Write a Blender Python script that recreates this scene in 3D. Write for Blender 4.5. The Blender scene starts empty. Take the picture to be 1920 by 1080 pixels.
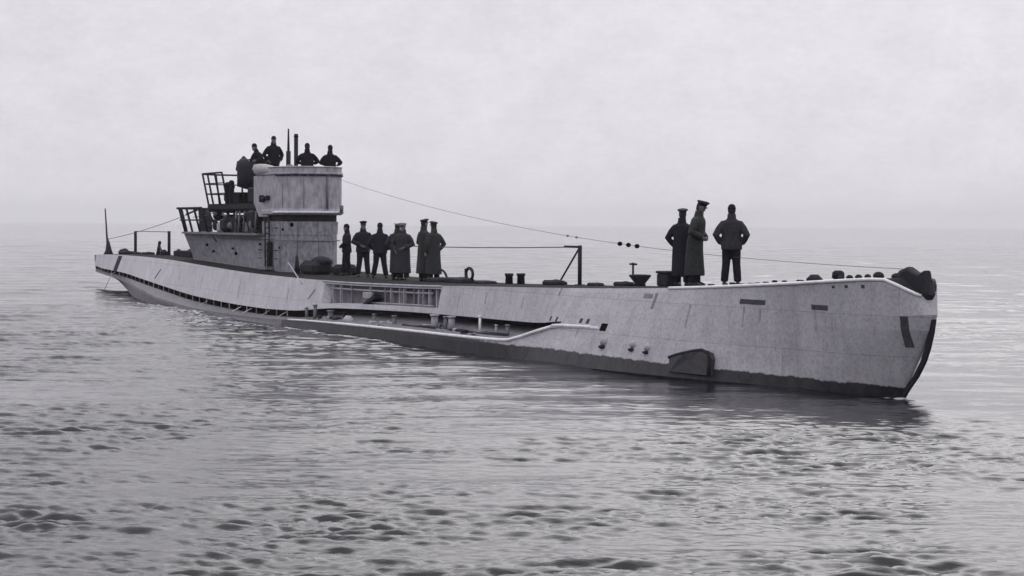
import bpy, math, random
import numpy as np
from mathutils import Vector, Matrix
S = bpy.context.scene
random.seed(7); R = math.radians
# ------------------------------------------------------------------ camera
CAM_H = 3.25
cd = bpy.data.cameras.new('camera'); cam = bpy.data.objects.new('camera', cd)
S.collection.objects.link(cam); S.camera = cam
cd.sensor_width = 36; cd.lens = 36*3547/1920; cd.clip_start = .5; cd.clip_end = 60000
cam.location = (0, 0, CAM_H)
PITCH = math.atan(118/3547)
cam.matrix_world = Matrix.Translation((0, 0, CAM_H)) @ Matrix.Rotation(R(90)-PITCH, 4, 'X') @ Matrix.Rotation(R(0.35), 4, 'Z')
# ------------------------------------------------------------------ world: overcast sky
SUN_EL, SUN_AZ = R(38), R(16)          # azimuth measured from +Y (behind the boat) towards +X
w = bpy.data.worlds.new('World'); S.world = w; w.use_nodes = True
nt = w.node_tree; N = nt.nodes; Lk = nt.links
bg = N['Background']; bg.inputs['Strength'].default_value = 0.1
sky = N.new('ShaderNodeTexSky'); sky.sky_type = 'NISHITA'; sky.sun_disc = False
sky.sun_elevation = SUN_EL; sky.sun_rotation = SUN_AZ; sky.air_density = 1.0; sky.dust_density = 3.0
hs = N.new('ShaderNodeHueSaturation'); hs.inputs['Saturation'].default_value = .12
Lk.new(sky.outputs[0], hs.inputs['Color'])
tc = N.new('ShaderNodeTexCoord')
mp = N.new('ShaderNodeMapping'); mp.inputs['Scale'].default_value = (3, 3, 5)
Lk.new(tc.outputs['Generated'], mp.inputs[0])
nz = N.new('ShaderNodeTexNoise'); nz.inputs['Scale'].default_value = 8; nz.inputs['Detail'].default_value = 15; nz.inputs['Roughness'].default_value = .85
Lk.new(mp.outputs[0], nz.inputs['Vector'])
cr = N.new('ShaderNodeValToRGB')
cr.color_ramp.elements[0].position = .28; cr.color_ramp.elements[0].color = (6.5, 6.33, 6.85, 1)
cr.color_ramp.elements[1].position = .70; cr.color_ramp.elements[1].color = (8.35, 8.15, 8.65, 1)
Lk.new(nz.outputs[0], cr.inputs[0])
sp_ = N.new('ShaderNodeSeparateXYZ'); Lk.new(tc.outputs['Generated'], sp_.inputs[0])
gr = N.new('ShaderNodeMapRange'); gr.inputs['From Min'].default_value = .12; gr.inputs['From Max'].default_value = .5
gr.inputs['To Min'].default_value = 1.0; gr.inputs['To Max'].default_value = 1.9; Lk.new(sp_.outputs['Z'], gr.inputs['Value'])
vm_ = N.new('ShaderNodeVectorMath'); vm_.operation = 'SCALE'; Lk.new(cr.outputs[0], vm_.inputs[0]); Lk.new(gr.outputs[0], vm_.inputs['Scale'])
mx = N.new('ShaderNodeMixRGB'); mx.inputs[0].default_value = .93
Lk.new(hs.outputs[0], mx.inputs[1]); Lk.new(vm_.outputs[0], mx.inputs[2]); Lk.new(mx.outputs[0], bg.inputs['Color'])
sl = bpy.data.lights.new('sun', 'SUN'); sl.energy = .6; sl.angle = R(50); sl.color = (1, .97, .93)
so = bpy.data.objects.new('sun', sl); S.collection.objects.link(so)
sd = Vector((math.sin(SUN_AZ)*math.cos(SUN_EL), math.cos(SUN_AZ)*math.cos(SUN_EL), math.sin(SUN_EL)))
so.rotation_euler = sd.to_track_quat('Z', 'Y').to_euler()
S.view_settings.view_transform = 'Standard'; S.view_settings.look = 'None'
S.view_settings.exposure = 0; S.view_settings.gamma = 1
# ------------------------------------------------------------------ helpers
def mat(name, col, rough=.7, metal=0, spec=.3, mott=.12, scale=6, bump=.0, streak=0, stretch=(1, 1, 1)):
    m = bpy.data.materials.new(name); m.use_nodes = True
    t = m.node_tree; n = t.nodes; b = n['Principled BSDF']
    b.inputs['Roughness'].default_value = rough; b.inputs['Metallic'].default_value = metal
    b.inputs['Specular IOR Level'].default_value = spec
    c = n.new('ShaderNodeTexCoord'); q = n.new('ShaderNodeMapping'); q.inputs['Scale'].default_value = stretch
    t.links.new(c.outputs['Object'], q.inputs[0])
    z = n.new('ShaderNodeTexNoise'); z.inputs['Scale'].default_value = scale; z.inputs['Detail'].default_value = 8; z.inputs['Roughness'].default_value = .65
    t.links.new(q.outputs[0], z.inputs['Vector'])
    r = n.new('ShaderNodeValToRGB'); e = r.color_ramp.elements
    e[0].position = .3; e[1].position = .7
    e[0].color = tuple(max(0, k*(1-mott)) for k in col)+(1,); e[1].color = tuple(k*(1+mott) for k in col)+(1,)
    t.links.new(z.outputs[0], r.inputs[0]); t.links.new(r.outputs[0], b.inputs['Base Color'])
    if bump:
        bp = n.new('ShaderNodeBump'); bp.inputs['Strength'].default_value = bump; bp.inputs['Distance'].default_value = .02
        t.links.new(z.outputs[0], bp.inputs['Height']); t.links.new(bp.outputs[0], b.inputs['Normal'])
    return m
def rot(axis, ang): return Matrix.Rotation(ang, 3, axis)
class MB:
    def __init__(s): s.v = []; s.f = []; s.sm = []
    def add(s, vs, fs, smooth=False):
        o = len(s.v); s.v += [tuple(p) for p in vs]; s.f += [tuple(i+o for i in f) for f in fs]; s.sm += [smooth]*len(fs); return s
    def box(s, c, d, r=None, bev=0.0):
        x, y, z = d[0]/2, d[1]/2, d[2]/2; b = min(bev, x*.9, y*.9, z*.9)
        if b <= 0:
            P = [Vector((i*x, j*y, k*z)) for i in (-1, 1) for j in (-1, 1) for k in (-1, 1)]
            F = [(0, 1, 3, 2), (4, 6, 7, 5), (0, 4, 5, 1), (2, 3, 7, 6), (0, 2, 6, 4), (1, 5, 7, 3)]
        else:
            P = []; F = []
            for zz, ins in ((-z, b), (-z+b, 0), (z-b, 0), (z, b)):
                X, Y = x-ins, y-ins
                for (sx, sy) in ((1, 1), (-1, 1), (-1, -1), (1, -1)):
                    a = Vector((sx*(X-b if ins == 0 else X-b*.4), sy*Y, zz)); e = Vector((sx*X, sy*(Y-b if ins == 0 else Y-b*.4), zz))
                    P += ([e, a] if sx*sy > 0 else [a, e])
            for k in range(3):
                for i in range(8): F.append((k*8+i, k*8+(i+1) % 8, k*8+8+(i+1) % 8, k*8+8+i))
            F += [tuple(range(7, -1, -1)), tuple(range(24, 32))]
        if r: P = [r @ p for p in P]
        return s.add([p+Vector(c) for p in P], F)
    def tube(s, pts, rad, n=8, flat=1.0, up=None, caps=True):
        pts = [Vector(p) for p in pts]
        if not hasattr(rad, '__len__'): rad = [rad]*len(pts)
        V = []; F = []
        prev = None
        for i, p in enumerate(pts):
            t = (pts[min(i+1, len(pts)-1)]-pts[max(i-1, 0)])
            if t.length < 1e-9: t = Vector((0, 0, 1))
            t.normalize()
            if prev is None:
                a = Vector(up) if up else (Vector((0, 0, 1)) if abs(t.z) < .9 else Vector((1, 0, 0)))
            else: a = prev
            a = (a-t*a.dot(t))
            if a.length < 1e-6: a = Vector((0, 1, 0))
            a.normalize(); prev = a; b = t.cross(a)
            for k in range(n):
                th = 2*math.pi*k/n; V.append(p+(a*math.cos(th)+b*math.sin(th)*flat)*rad[i])
        for i in range(len(pts)-1):
            for k in range(n): F.append((i*n+k, i*n+(k+1) % n, (i+1)*n+(k+1) % n, (i+1)*n+k))
        if caps: F += [tuple(range(n-1, -1, -1)), tuple(range((len(pts)-1)*n, len(pts)*n))]
        return s.add(V, F, True)
    def rings(s, rs, n=16, caps=True):      # rs: (x,y,z,rx,ry) horizontal ellipses
        V = []; F = []
        for (x, y, z, rx, ry) in rs:
            for k in range(n):
                th = 2*math.pi*k/n; V.append((x+rx*math.cos(th), y+ry*math.sin(th), z))
        for i in range(len(rs)-1):
            for k in range(n): F.append((i*n+k, i*n+(k+1) % n, (i+1)*n+(k+1) % n, (i+1)*n+k))
        if caps: F += [tuple(range(n-1, -1, -1)), tuple(range((len(rs)-1)*n, len(rs)*n))]
        return s.add(V, F, True)
    def loft(s, secs, closed=True, caps=True, smooth=False):
        n = len(secs[0]); V = [p for q in secs for p in q]; F = []
        for i in range(len(secs)-1):
            for k in range(n if closed else n-1): F.append((i*n+k, i*n+(k+1) % n, (i+1)*n+(k+1) % n, (i+1)*n+k))
        if caps and closed: F += [tuple(range(n-1, -1, -1)), tuple(range((len(secs)-1)*n, len(secs)*n))]
        return s.add(V, F, smooth)
    def prism(s, pts, axis_vec):             # polygon (3d pts) extruded
        a = Vector(axis_vec); P = [Vector(p) for p in pts]; n = len(P)
        return s.add([p-a*.5 for p in P]+[p+a*.5 for p in P], [tuple(range(n-1, -1, -1)), tuple(range(n, 2*n))]+[(i, (i+1) % n, n+(i+1) % n, n+i) for i in range(n)])
    def ball(s, c, r, n=12, m=8):
        rx, ry, rz = r if hasattr(r, '__len__') else (r, r, r)
        return s.rings([(c[0], c[1], c[2]+rz*math.sin(-math.pi/2+math.pi*i/m), max(1e-3, rx*math.cos(-math.pi/2+math.pi*i/m)), max(1e-3, ry*math.cos(-math.pi/2+math.pi*i/m))) for i in range(m+1)], n)
    def build(s, name, m, parent=None, label=None):
        me = bpy.data.meshes.new(name); me.from_pydata([tuple(p) for p in s.v], [], s.f)
        me.polygons.foreach_set('use_smooth', s.sm); me.update()
        o = bpy.data.objects.new(name, me); S.collection.objects.link(o)
        if m: me.materials.append(m)
        if parent: o.parent = parent
        if label: o['label'] = label
        return o
def fixn(o):
    import bmesh
    b = bmesh.new(); b.from_mesh(o.data); bmesh.ops.recalc_face_normals(b, faces=b.faces); b.to_mesh(o.data); b.free()
def empty(name, loc, rz=0, label=None, cat=None, group=None):
    o = bpy.data.objects.new(name, None); S.collection.objects.link(o); o.location = loc; o.rotation_euler = (0, 0, rz)
    o.empty_display_size = .3
    if label: o['label'] = label
    if cat: o['category'] = cat
    if group: o['group'] = group
    return o
# ------------------------------------------------------------------ boat frame: x = metres from the stern, lateral + = starboard
ALPHA = R(25.6)
U = Vector((math.sin(ALPHA), -math.cos(ALPHA), 0)); ST = Vector((-math.cos(ALPHA), -math.sin(ALPHA), 0))
ORG = Vector((7.89, 35.7, 0))-U*67
BOAT_RZ = math.atan2(U.y, U.x)
def Wd(s, lat, z): return ORG+U*s+ST*lat+Vector((0, 0, z))
def L(s, lat, z): return (s, -lat, z)
def tab(*kv):
    xs = np.array(kv[0::2], float); ys = np.array(kv[1::2], float)
    d = np.diff(ys)/np.diff(xs); m = np.zeros(len(xs)); m[0] = d[0]; m[-1] = d[-1]
    for i in range(1, len(xs)-1):
        m[i] = 0 if d[i-1]*d[i] <= 0 else 2*d[i-1]*d[i]/(d[i-1]+d[i])
    def f(x):
        x = min(max(x, xs[0]), xs[-1]); i = min(max(int(np.searchsorted(xs, x))-1, 0), len(xs)-2)
        h = xs[i+1]-xs[i]; t = (x-xs[i])/h
        return float((2*t**3-3*t*t+1)*ys[i]+(t**3-2*t*t+t)*h*m[i]+(-2*t**3+3*t*t)*ys[i+1]+(t**3-t*t)*h*m[i+1])
    return f
def lin(*kv):
    xs = kv[0::2]; ys = kv[1::2]
    return lambda x: float(np.interp(x, xs, ys))
# ------------------------------------------------------------------ sea
rng = np.random.RandomState(11)
WV = []; EV = []
for lam, amp, cnt, spread in ((16, .030, 3, 22), (6, .013, 5, 26), (3.0, .012, 7, 28), (1.5, .0060, 10, 24), (.85, .0036, 16, 22), (.5, .0038, 24, 26), (.32, .0034, 28, 30), (.21, .0024, 26, 34)):
    for i in range(cnt):
        l = lam*math.exp(rng.uniform(-.26, .26)); th = R(266+rng.normal(0, 1)*spread*.5)
        WV.append((2*math.pi/l, math.cos(th), math.sin(th), amp*rng.uniform(.5, 1.2), rng.uniform(0, 6.28), l))
for l in (1.1, 1.7, 2.4, 3.1, 4.3, 5.7, 9, 15, 26, 40):
    for q in range(3):
        th = rng.uniform(0, 6.28); cx_, cy_ = math.cos(th)*.55, math.sin(th); EV.append((2*math.pi/l, cx_, cy_, rng.uniform(0, 6.28), .24))
def wave(X, Y, spacing=None):
    Z = np.zeros_like(X)
    # gusts: small patches where the short waves stand high, between smoother patches
    g = np.zeros_like(X)
    for k, cx, cy, p, a in EV:
        f = 1.0 if spacing is None else np.clip((2*math.pi/k/np.maximum(spacing, 1e-6)-2)/2.5, 0, 1)
        g = g+a*f*np.sin(k*(cx*X+cy*Y)+p)
    g = np.clip(.95+.42*g, .4, 2.0)
    # the hull shelters a strip of calmer water along its near side
    dx = X-ORG.x; dy = Y-ORG.y; sb = dx*U.x+dy*U.y; lb = dx*ST.x+dy*ST.y
    g = g*(1-.80*np.exp(-(np.maximum(0, np.abs(lb)-2.0)/10)**2)*(1/(1+np.exp(-(sb-50)/3)))*(1/(1+np.exp((sb-71)/1.5))))
    for k, cx, cy, a, p, l in WV:
        ph = k*(cx*X+cy*Y)+p+.5*np.sin(.35*k*(cy*X-cx*Y)+p*3)
        s = np.sin(ph); v = (1-2*np.abs(np.sin(ph*.5))**1.3)*.35+.65*np.sin(ph-.7*s) if l < 4 else s
        att = 1.0
        if spacing is not None: att = np.clip((l/np.maximum(spacing, 1e-6)-2.0)/2.5, 0, 1)
        Z = Z+a*v*att*(g if l < 2.2 else 1)
    return Z
def build_sea():
    px = 3547/1920*1024
    ys = []; d = 13.0
    while d < 28000:
        ys.append(d); d += max(.045, .0016*d if d < 60 else (.0016*d+ (d-60)*.0009))
        if d > 400: d *= 1.02
    ys = [.5, 3, 6, 9, 11.5]+ys
    rr = np.array(ys)
    fine = np.linspace(-19, 19, 860); mid = np.concatenate([np.linspace(-40, -19.2, 40), fine, np.linspace(19.2, 40, 40)])
    ang = np.radians(np.concatenate([mid, np.linspace(44, 316, 69)]))      # full circle round the viewpoint
    nA = len(ang); nR = len(rr)
    A, Rr = np.meshgrid(ang, rr)
    X = np.sin(A)*Rr; Y = np.cos(A)*Rr
    dr = np.gradient(rr)[:, None]*np.ones_like(A)
    dang = np.gradient(ang)[None, :]*Rr
    dang = np.abs(dang); 
    sp = np.maximum(dr*.9, dang*.45)
    Z = wave(X, Y, sp)
    co = np.stack([X, Y, Z], -1).reshape(-1, 3)
    i = np.arange(nR-1)[:, None]*nA; j = np.arange(nA)[None, :]; j2 = (j+1) % nA
    q = np.stack([i+j, i+j2, i+nA+j2, i+nA+j], -1).reshape(-1, 4)[:, ::-1]
    me = bpy.data.meshes.new('sea'); nq = len(q)
    me.vertices.add(len(co)); me.vertices.foreach_set('co', co.astype(np.float32).ravel())
    me.loops.add(nq*4); me.loops.foreach_set('vertex_index', q.astype(np.int32).ravel())
    me.polygons.add(nq); me.polygons.foreach_set('loop_start', np.arange(0, nq*4, 4, dtype=np.int32))
    me.polygons.foreach_set('use_smooth', np.ones(nq, dtype=bool)); me.update(calc_edges=True); me.validate()
    o = bpy.data.objects.new('sea', me); S.collection.objects.link(o)
    m = bpy.data.materials.new('sea_water'); m.use_nodes = True; t = m.node_tree; n = t.nodes; b = n['Principled BSDF']
    b.inputs['Base Color'].default_value = (.010, .011, .013, 1); b.inputs['Roughness'].default_value = .07; b.inputs['IOR'].default_value = 1.36
    b.inputs['Specular IOR Level'].default_value = .6
    c = n.new('ShaderNodeTexCoord')
    hgt = None
    for scl, st, dist in ((3.0, (1, 3.2, 1), .022), (8, (1, 3.0, 1), .010)):
        q_ = n.new('ShaderNodeMapping'); q_.inputs['Scale'].default_value = st; t.links.new(c.outputs['Object'], q_.inputs[0])
        z = n.new('ShaderNodeTexNoise'); z.inputs['Scale'].default_value = scl; z.inputs['Detail'].default_value = 5; z.inputs['Roughness'].default_value = .6
        t.links.new(q_.outputs[0], z.inputs['Vector'])
        bp = n.new('ShaderNodeBump'); bp.inputs['Strength'].default_value = .3; bp.inputs['Distance'].default_value = dist
        t.links.new(z.outputs[0], bp.inputs['Height'])
        if hgt: t.links.new(hgt.outputs[0], bp.inputs['Normal'])
        hgt = bp
    t.links.new(hgt.outputs[0], b.inputs['Normal'])
    me.materials.append(m); o['kind'] = 'structure'; return o
build_sea()
# ------------------------------------------------------------------ materials
def hull_material():
    m = bpy.data.materials.new('hull_paint'); m.use_nodes = True; t = m.node_tree; n = t.nodes; b = n['Principled BSDF']
    b.inputs['Roughness'].default_value = .55; b.inputs['Specular IOR Level'].default_value = .35
    c = n.new('ShaderNodeTexCoord'); sep = n.new('ShaderNodeSeparateXYZ'); t.links.new(c.outputs['Object'], sep.inputs[0])
    def noise(scale, st, det=8):
        q = n.new('ShaderNodeMapping'); q.inputs['Scale'].default_value = st; t.links.new(c.outputs['Object'], q.inputs[0])
        z = n.new('ShaderNodeTexNoise'); z.inputs['Scale'].default_value = scale; z.inputs['Detail'].default_value = det; z.inputs['Roughness'].default_value = .65
        t.links.new(q.outputs[0], z.inputs['Vector']); return z
    def ramp(src, p0, c0, p1, c1):
        r = n.new('ShaderNodeValToRGB'); e = r.color_ramp.elements; e[0].position = p0; e[1].position = p1
        e[0].color = c0; e[1].color = c1; t.links.new(src, r.inputs[0]); return r
    def mul(a, b_, f=1.0):
        k = n.new('ShaderNodeMixRGB'); k.blend_type = 'MULTIPLY'; k.inputs[0].default_value = f
        t.links.new(a, k.inputs[1]); t.links.new(b_, k.inputs[2]); return k
    base = ramp(noise(1.2, (1, 1, 1)).outputs[0], .3, (.33, .32, .345, 1), .7, (.43, .42, .445, 1))
    streak = ramp(noise(3.2, (1.5, 1.5, .14)).outputs[0], .32, (.62, .62, .64, 1), .55, (1, 1, 1, 1))
    speck = ramp(noise(17, (1, 1, .9), 8).outputs[0], .38, (.62, .62, .65, 1), .54, (1.0, 1.0, 1.0, 1))
    a = mul(base.outputs[0], streak.outputs[0], .42); a = mul(a.outputs[0], speck.outputs[0], .6)
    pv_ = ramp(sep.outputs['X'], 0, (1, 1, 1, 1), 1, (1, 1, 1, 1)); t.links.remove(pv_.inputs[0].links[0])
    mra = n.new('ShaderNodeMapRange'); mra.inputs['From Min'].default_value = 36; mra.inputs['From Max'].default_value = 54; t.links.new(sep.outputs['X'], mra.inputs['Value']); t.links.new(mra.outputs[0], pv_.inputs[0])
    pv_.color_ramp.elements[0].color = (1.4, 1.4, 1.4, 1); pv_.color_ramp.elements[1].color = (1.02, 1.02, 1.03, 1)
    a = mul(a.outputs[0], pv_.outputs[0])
    cmb = n.new('ShaderNodeCombineXYZ'); t.links.new(sep.outputs['X'], cmb.inputs[0]); t.links.new(sep.outputs['Z'], cmb.inputs[1])
    bk = n.new('ShaderNodeTexBrick'); bk.inputs['Scale'].default_value = 1; bk.inputs['Brick Width'].default_value = 3.1; bk.inputs['Row Height'].default_value = .78; bk.inputs['Mortar Size'].default_value = .010; bk.inputs['Mortar Smooth'].default_value = .6
    bk.inputs['Color1'].default_value = (1, 1, 1, 1); bk.inputs['Color2'].default_value = (.92, .92, .92, 1); bk.inputs['Mortar'].default_value = (.62, .62, .63, 1)
    t.links.new(cmb.outputs[0], bk.inputs['Vector']); a = mul(a.outputs[0], bk.outputs['Color'], .8)
    # painted boundary between light topsides and black bottom, rising a little going aft, ragged edge
    mr = n.new('ShaderNodeMapRange'); mr.inputs['From Min'].default_value = 50; mr.inputs['From Max'].default_value = 67
    mr.inputs['To Min'].default_value = .37; mr.inputs['To Max'].default_value = .16; t.links.new(sep.outputs['X'], mr.inputs['Value'])
    mr2 = n.new('ShaderNodeMapRange'); mr2.inputs['From Min'].default_value = 33; mr2.inputs['From Max'].default_value = 42
    mr2.inputs['To Min'].default_value = -.35; mr2.inputs['To Max'].default_value = 0; t.links.new(sep.outputs['X'], mr2.inputs['Value'])
    ad = n.new('ShaderNodeMath'); ad.operation = 'ADD'; t.links.new(mr.outputs[0], ad.inputs[0]); t.links.new(mr2.outputs[0], ad.inputs[1])
    wob = n.new('ShaderNodeMath'); wob.operation = 'MULTIPLY_ADD'; wob.inputs[1].default_value = .14; t.links.new(noise(5, (1, 1, .4)).outputs[0], wob.inputs[0]); t.links.new(ad.outputs[0], wob.inputs[2])
    sb = n.new('ShaderNodeMath'); sb.operation = 'SUBTRACT'; t.links.new(sep.outputs['Z'], sb.inputs[0]); t.links.new(wob.outputs[0], sb.inputs[1])
    st = n.new('ShaderNodeMapRange'); st.inputs['From Min'].default_value = -.06; st.inputs['From Max'].default_value = -.03; t.links.new(sb.outputs[0], st.inputs['Value'])
    dk = ramp(noise(5, (1, 1, .5)).outputs[0], .3, (.008, .008, .011, 1), .7, (.035, .034, .04, 1))
    k = n.new('ShaderNodeMixRGB'); t.links.new(st.outputs[0], k.inputs[0]); t.links.new(dk.outputs[0], k.inputs[1]); t.links.new(a.outputs[0], k.inputs[2])
    t.links.new(k.outputs[0], b.inputs['Base Color'])
    # plating waviness
    bp = n.new('ShaderNodeBump'); bp.inputs['Strength'].default_value = .35; bp.inputs['Distance'].default_value = .03
    t.links.new(noise(1.6, (1, 1, .8), 3).outputs[0], bp.inputs['Height']); t.links.new(bp.outputs[0], b.inputs['Normal'])
    return m
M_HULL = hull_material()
M_GREY = mat('tower_paint', (.30, .29, .325), .6, mott=.38, scale=5, bump=.3, stretch=(1, 1, .5))
M_LIGHT = mat('pale_paint_and_glint', (.62, .61, .64), .5, mott=.2, scale=5)
M_DARK = mat('dark_steel_and_shade', (.02, .02, .026), .75, spec=.12, mott=.3, scale=9)
M_BLACK = mat('black_opening', (.005, .005, .006), .95, spec=.02, mott=.2)
M_MIDG = mat('mid_grey_steel', (.14, .14, .155), .6, mott=.3, scale=7)
M_DECK = mat('wet_deck_planks', (.022, .022, .024), .9, spec=.05, mott=.35, scale=5, bump=.4, stretch=(.3, 6, 1))
M_CANVAS = mat('pale_canvas', (.36, .355, .37), .9, mott=.15, scale=8, bump=.4)
M_STAIN = mat('rusty_stain', (.25, .24, .26), .8, mott=.5, scale=16)
M_WIRE = mat('rigging_wire', (.08, .08, .09), .6)
M_FOAM = mat('white_water', (.42, .42, .44), .6, mott=.1)
# ------------------------------------------------------------------ submarine
sub = empty('submarine', ORG, BOAT_RZ, 'long pale grey wartime submarine lying on the surface with crew on deck', 'submarine')
zd = tab(0, 1.60, 3, 1.68, 8, 1.75, 14, 1.77, 20, 1.74, 27, 1.62, 34, 1.50, 40, 1.47, 46, 1.53, 50, 1.62, 56, 1.76, 60, 1.90, 64, 2.12, 66.3, 2.26)
wd = tab(0, .10, 2, .42, 5, .75, 10, 1.05, 18, 1.55, 25, 2.0, 32, 2.2, 40, 2.12, 48, 1.88, 55, 1.6, 60, 1.32, 64, 1.0)
z1 = tab(0, 1.10, 5, 1.03, 10, .98, 14.5, .85, 20, .66, 27, .44, 34, .37, 37, .42, 41, .66, 48, .80, 54, .85, 56, .98, 64, 1.15)
w1 = tab(0, .14, 2, .5, 5, .88, 10, 1.25, 18, 1.85, 25, 2.25, 32, 2.42, 40, 2.3, 48, 2.02, 54, 1.92, 56, 1.98, 60, 1.64, 64, 1.12)
z2 = tab(0, .85, 5, .80, 10, .70, 16, .45, 22, .22, 30, .10, 36, .14, 41, .26, 48, .36, 54, .42, 55.7, .84, 64, .95)
w2 = tab(0, .10, 5, .75, 10, 1.25, 16, 2.0, 22, 2.6, 30, 3.0, 40, 3.02, 50, 2.92, 54, 2.75, 55.7, 2.12, 60, 1.72, 64, 1.06)
z3 = tab(0, .78, 5, .70, 9, .45, 15, 0, 20, -.05, 64, 0); w3 = tab(0, .07, 5, .55, 9, 1.0, 15, 1.9, 22, 2.6, 30, 3.05, 40, 3.08, 50, 2.95, 54, 2.78, 56, 2.5, 58.7, 2.15, 61.4, 1.62, 64, .85)
z4 = tab(0, .74, 5, .62, 9, .2, 15, -.6, 22, -1.3, 64, -1.3); w4 = tab(0, .05, 5, .4, 9, .8, 15, 1.4, 22, 2.2, 30, 2.8, 50, 2.6, 58, 1.5, 64, .45)
z5 = tab(0, .72, 5, .55, 9, 0, 15, -1.3, 22, -2.4, 64, -2.6)
rec = lin(39.6, 0, 39.75, .26, 48.1, .26, 48.2, 0)
slot = lin(1.0, 0, 1.2, .16, 37.2, .16, 38, .3, 53.6, .55, 55.2, .05, 55.9, 0)
slh = lin(0, .15, 34, .19, 38, .20, 48, .15, 53, .15, 55.5, .05, 56, .02)
def section(s):
    W, Z, a, b = wd(s), zd(s), w1(s), z1(s)
    r = rec(s); q = slot(s); h = slh(s)
    top = (W, Z-.07)
    mixw = lambda z: W+(a-W)*((Z-z)/(Z-b))
    P = [(W, Z), (mixw(Z-.09), Z-.09), (mixw(Z-.10)-r, Z-.10), (mixw(b+.16)-r, b+.16), (mixw(b+.15), b+.15), (a, b), (a-q, b-.005), (a-q, b-h)]
    e2, f2 = w2(s), z2(s)
    if s < 37.5: low = (min(a+.02, e2), b-h-.01)
    else: low = (a-q+min(.05, q*.3), b-h-.01)
    P += [low, (e2, max(f2, -.5)), (e2+.02, f2-.09 if s < 55.7 else f2-.3), (w3(s), z3(s)), (w4(s), z4(s)), (w4(s)*.25, z5(s))]
    k = min(1, max(0, (s-54.6)/1.5))
    if k > 0:
        w0 = w3(s); P = [((w*(1-k)+k*(W+(w0-W)*(max(0, Z-z)/Z)**.9)) if 1 <= i <= 10 else w, z) for i, (w, z) in enumerate(P)]
    return P
NP = 14
ss = sorted(set([round(x, 3) for x in list(np.arange(0, 64.01, .5))+[39.6, 39.75, 48.1, 48.2, 53.6, 54.0, 54.6, 55.2, 55.7, 55.9, 1.0, 1.2]]))
secs = [[(s,)+p for p in section(s)] for s in ss]
# bow: rounded plan at the deck, sharpening towards the waterline
sendz = tab(-2.7, 63.9, -1.3, 65.3, 0, 66.22, .65, 66.62, 1.1, 66.9, 1.5, 67.1, 1.75, 67.12, 2.1, 66.98)
base = section(64)
NB = 22
for i in range(1, NB+1):
    t = math.sin(i/NB*math.pi/2)
    row = []
    for j in range(NP):
        w0, z0 = base[j]
        zz = z0
        if j == 3: zz = z0+.3*t
        s = 64+t*(sendz(zz)-64)
        if j <= 2:
            zz = 2.12-[0, .09, .10][j]+.15*min(1, (s-64)/2.3)
            drop = max(0, (s-66.35)/.65); zz -= .36*min(1, drop)**1.3
        g = min(1, max(0, (zz+1)/3.1))
        e = (1-t**(1.35+1.25*g))**(.9-.28*g)
        row.append((s, w0*max(0, e), zz))
    secs.append(row)
hullmb = MB()
full = [[L(*p) for p in row]+[L(p[0], -p[1]-(.0 if p[1] else .002), p[2]) for p in reversed(row)] for row in secs]
n2 = NP*2
V = [p for row in full for p in row]; F = []
for i in range(len(full)-1):
    for k in range(n2-1): F.append((i*n2+k, (i+1)*n2+k, (i+1)*n2+k+1, i*n2+k+1))
F.append(tuple(range(n2)))
hullmb.add(V, F, False)
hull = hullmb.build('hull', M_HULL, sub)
M_WET_SHADE = mat('wet_side_and_recess_shade', (.105, .10, .115), .5, mott=.4, scale=3, bump=.2, stretch=(1, 1, .4)); hull.data.materials.append(M_WET_SHADE); hull.data.materials.append(M_BLACK); hull.data.materials.append(M_DARK)
for f_ in hull.data.polygons:
    i_, k_ = divmod(f_.index, n2-1)
    if i_ < len(full)-1 and full[i_][0][0] < 38 and (8 <= k_ <= 18): f_.material_index = 1
    if i_ < len(full)-1 and 1 <= full[i_][0][0] < 37.6 and 5 <= k_ <= 7: f_.material_index = 2  # slot walls coloured black to put in the shade inside them
    if i_ < len(full)-1 and 37.6 <= full[i_][0][0] < 55.6 and 5 <= k_ <= 7: f_.material_index = 3  # gap between casing and tank coloured dark as its shadow
    if i_ < len(full)-1 and 38 <= full[i_][0][0] < 55 and k_ == 8: f_.material_index = 1
    if i_ < len(full)-1 and 39.7 <= full[i_][0][0] < 48.1 and k_ == 2: f_.material_index = 1  # recess back wall given the darker colour as shade under the deck edge
fixn(hull)
# deck: planked sheet between the edges, slightly cambered
dm = MB(); dsec = []
for row in secs:
    s, W, Z = row[0]; W = max(0, W-.05)
    dsec.append([L(s-.01, W*f, Z-.012+.05*(1-f*f)*min(1, W)) for f in (1, .75, .5, .25, 0, -.25, -.5, -.75, -1)])
dm.loft(dsec, closed=False, caps=False)
deck = dm.build('deck', M_DECK, sub, 'dark wet planked upper deck')
# light painted lip along the foredeck edge; sky glint painted along the tank edge
def hy(s): return wd(s), zd(s)
lip = MB()
def bowrow(s, j=0):
    rows = [r[j] for r in secs]
    xs = [r[0] for r in rows]; return float(np.interp(s, xs, [r[1] for r in rows])), float(np.interp(s, xs, [r[2] for r in rows]))
lip.tube([L(s, bowrow(s)[0]+.01, bowrow(s)[1]-.005) for s in list(np.arange(59.6, 66.3, .5))+[66.4, 66.6, 66.75, 66.86, 66.93]], .035, 6)
lip.build('deck_edge_trim', M_LIGHT, hull)
lip = MB(); lip.tube([L(s, wd(s)+.02, zd(s)-.02) for s in np.arange(39.4, 48.3, .4)], .03, 6); lip.build('deck_edge_trim', M_GREY, hull)
tk = MB(); tk.tube([L(s, w2(s)+.0, z2(s)+.01) for s in list(np.arange(38.6, 53.6, .5))+[53.8, 54.2, 54.6, 55, 55.4, 55.7, 56.2, 56.8, 57.4]], [.03+.012*(i > 8) for i in range(39)], 6)
tk.build('tank_edge_glint', M_LIGHT, hull, 'painted sky glint along the wet edge of the saddle tank')
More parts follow.
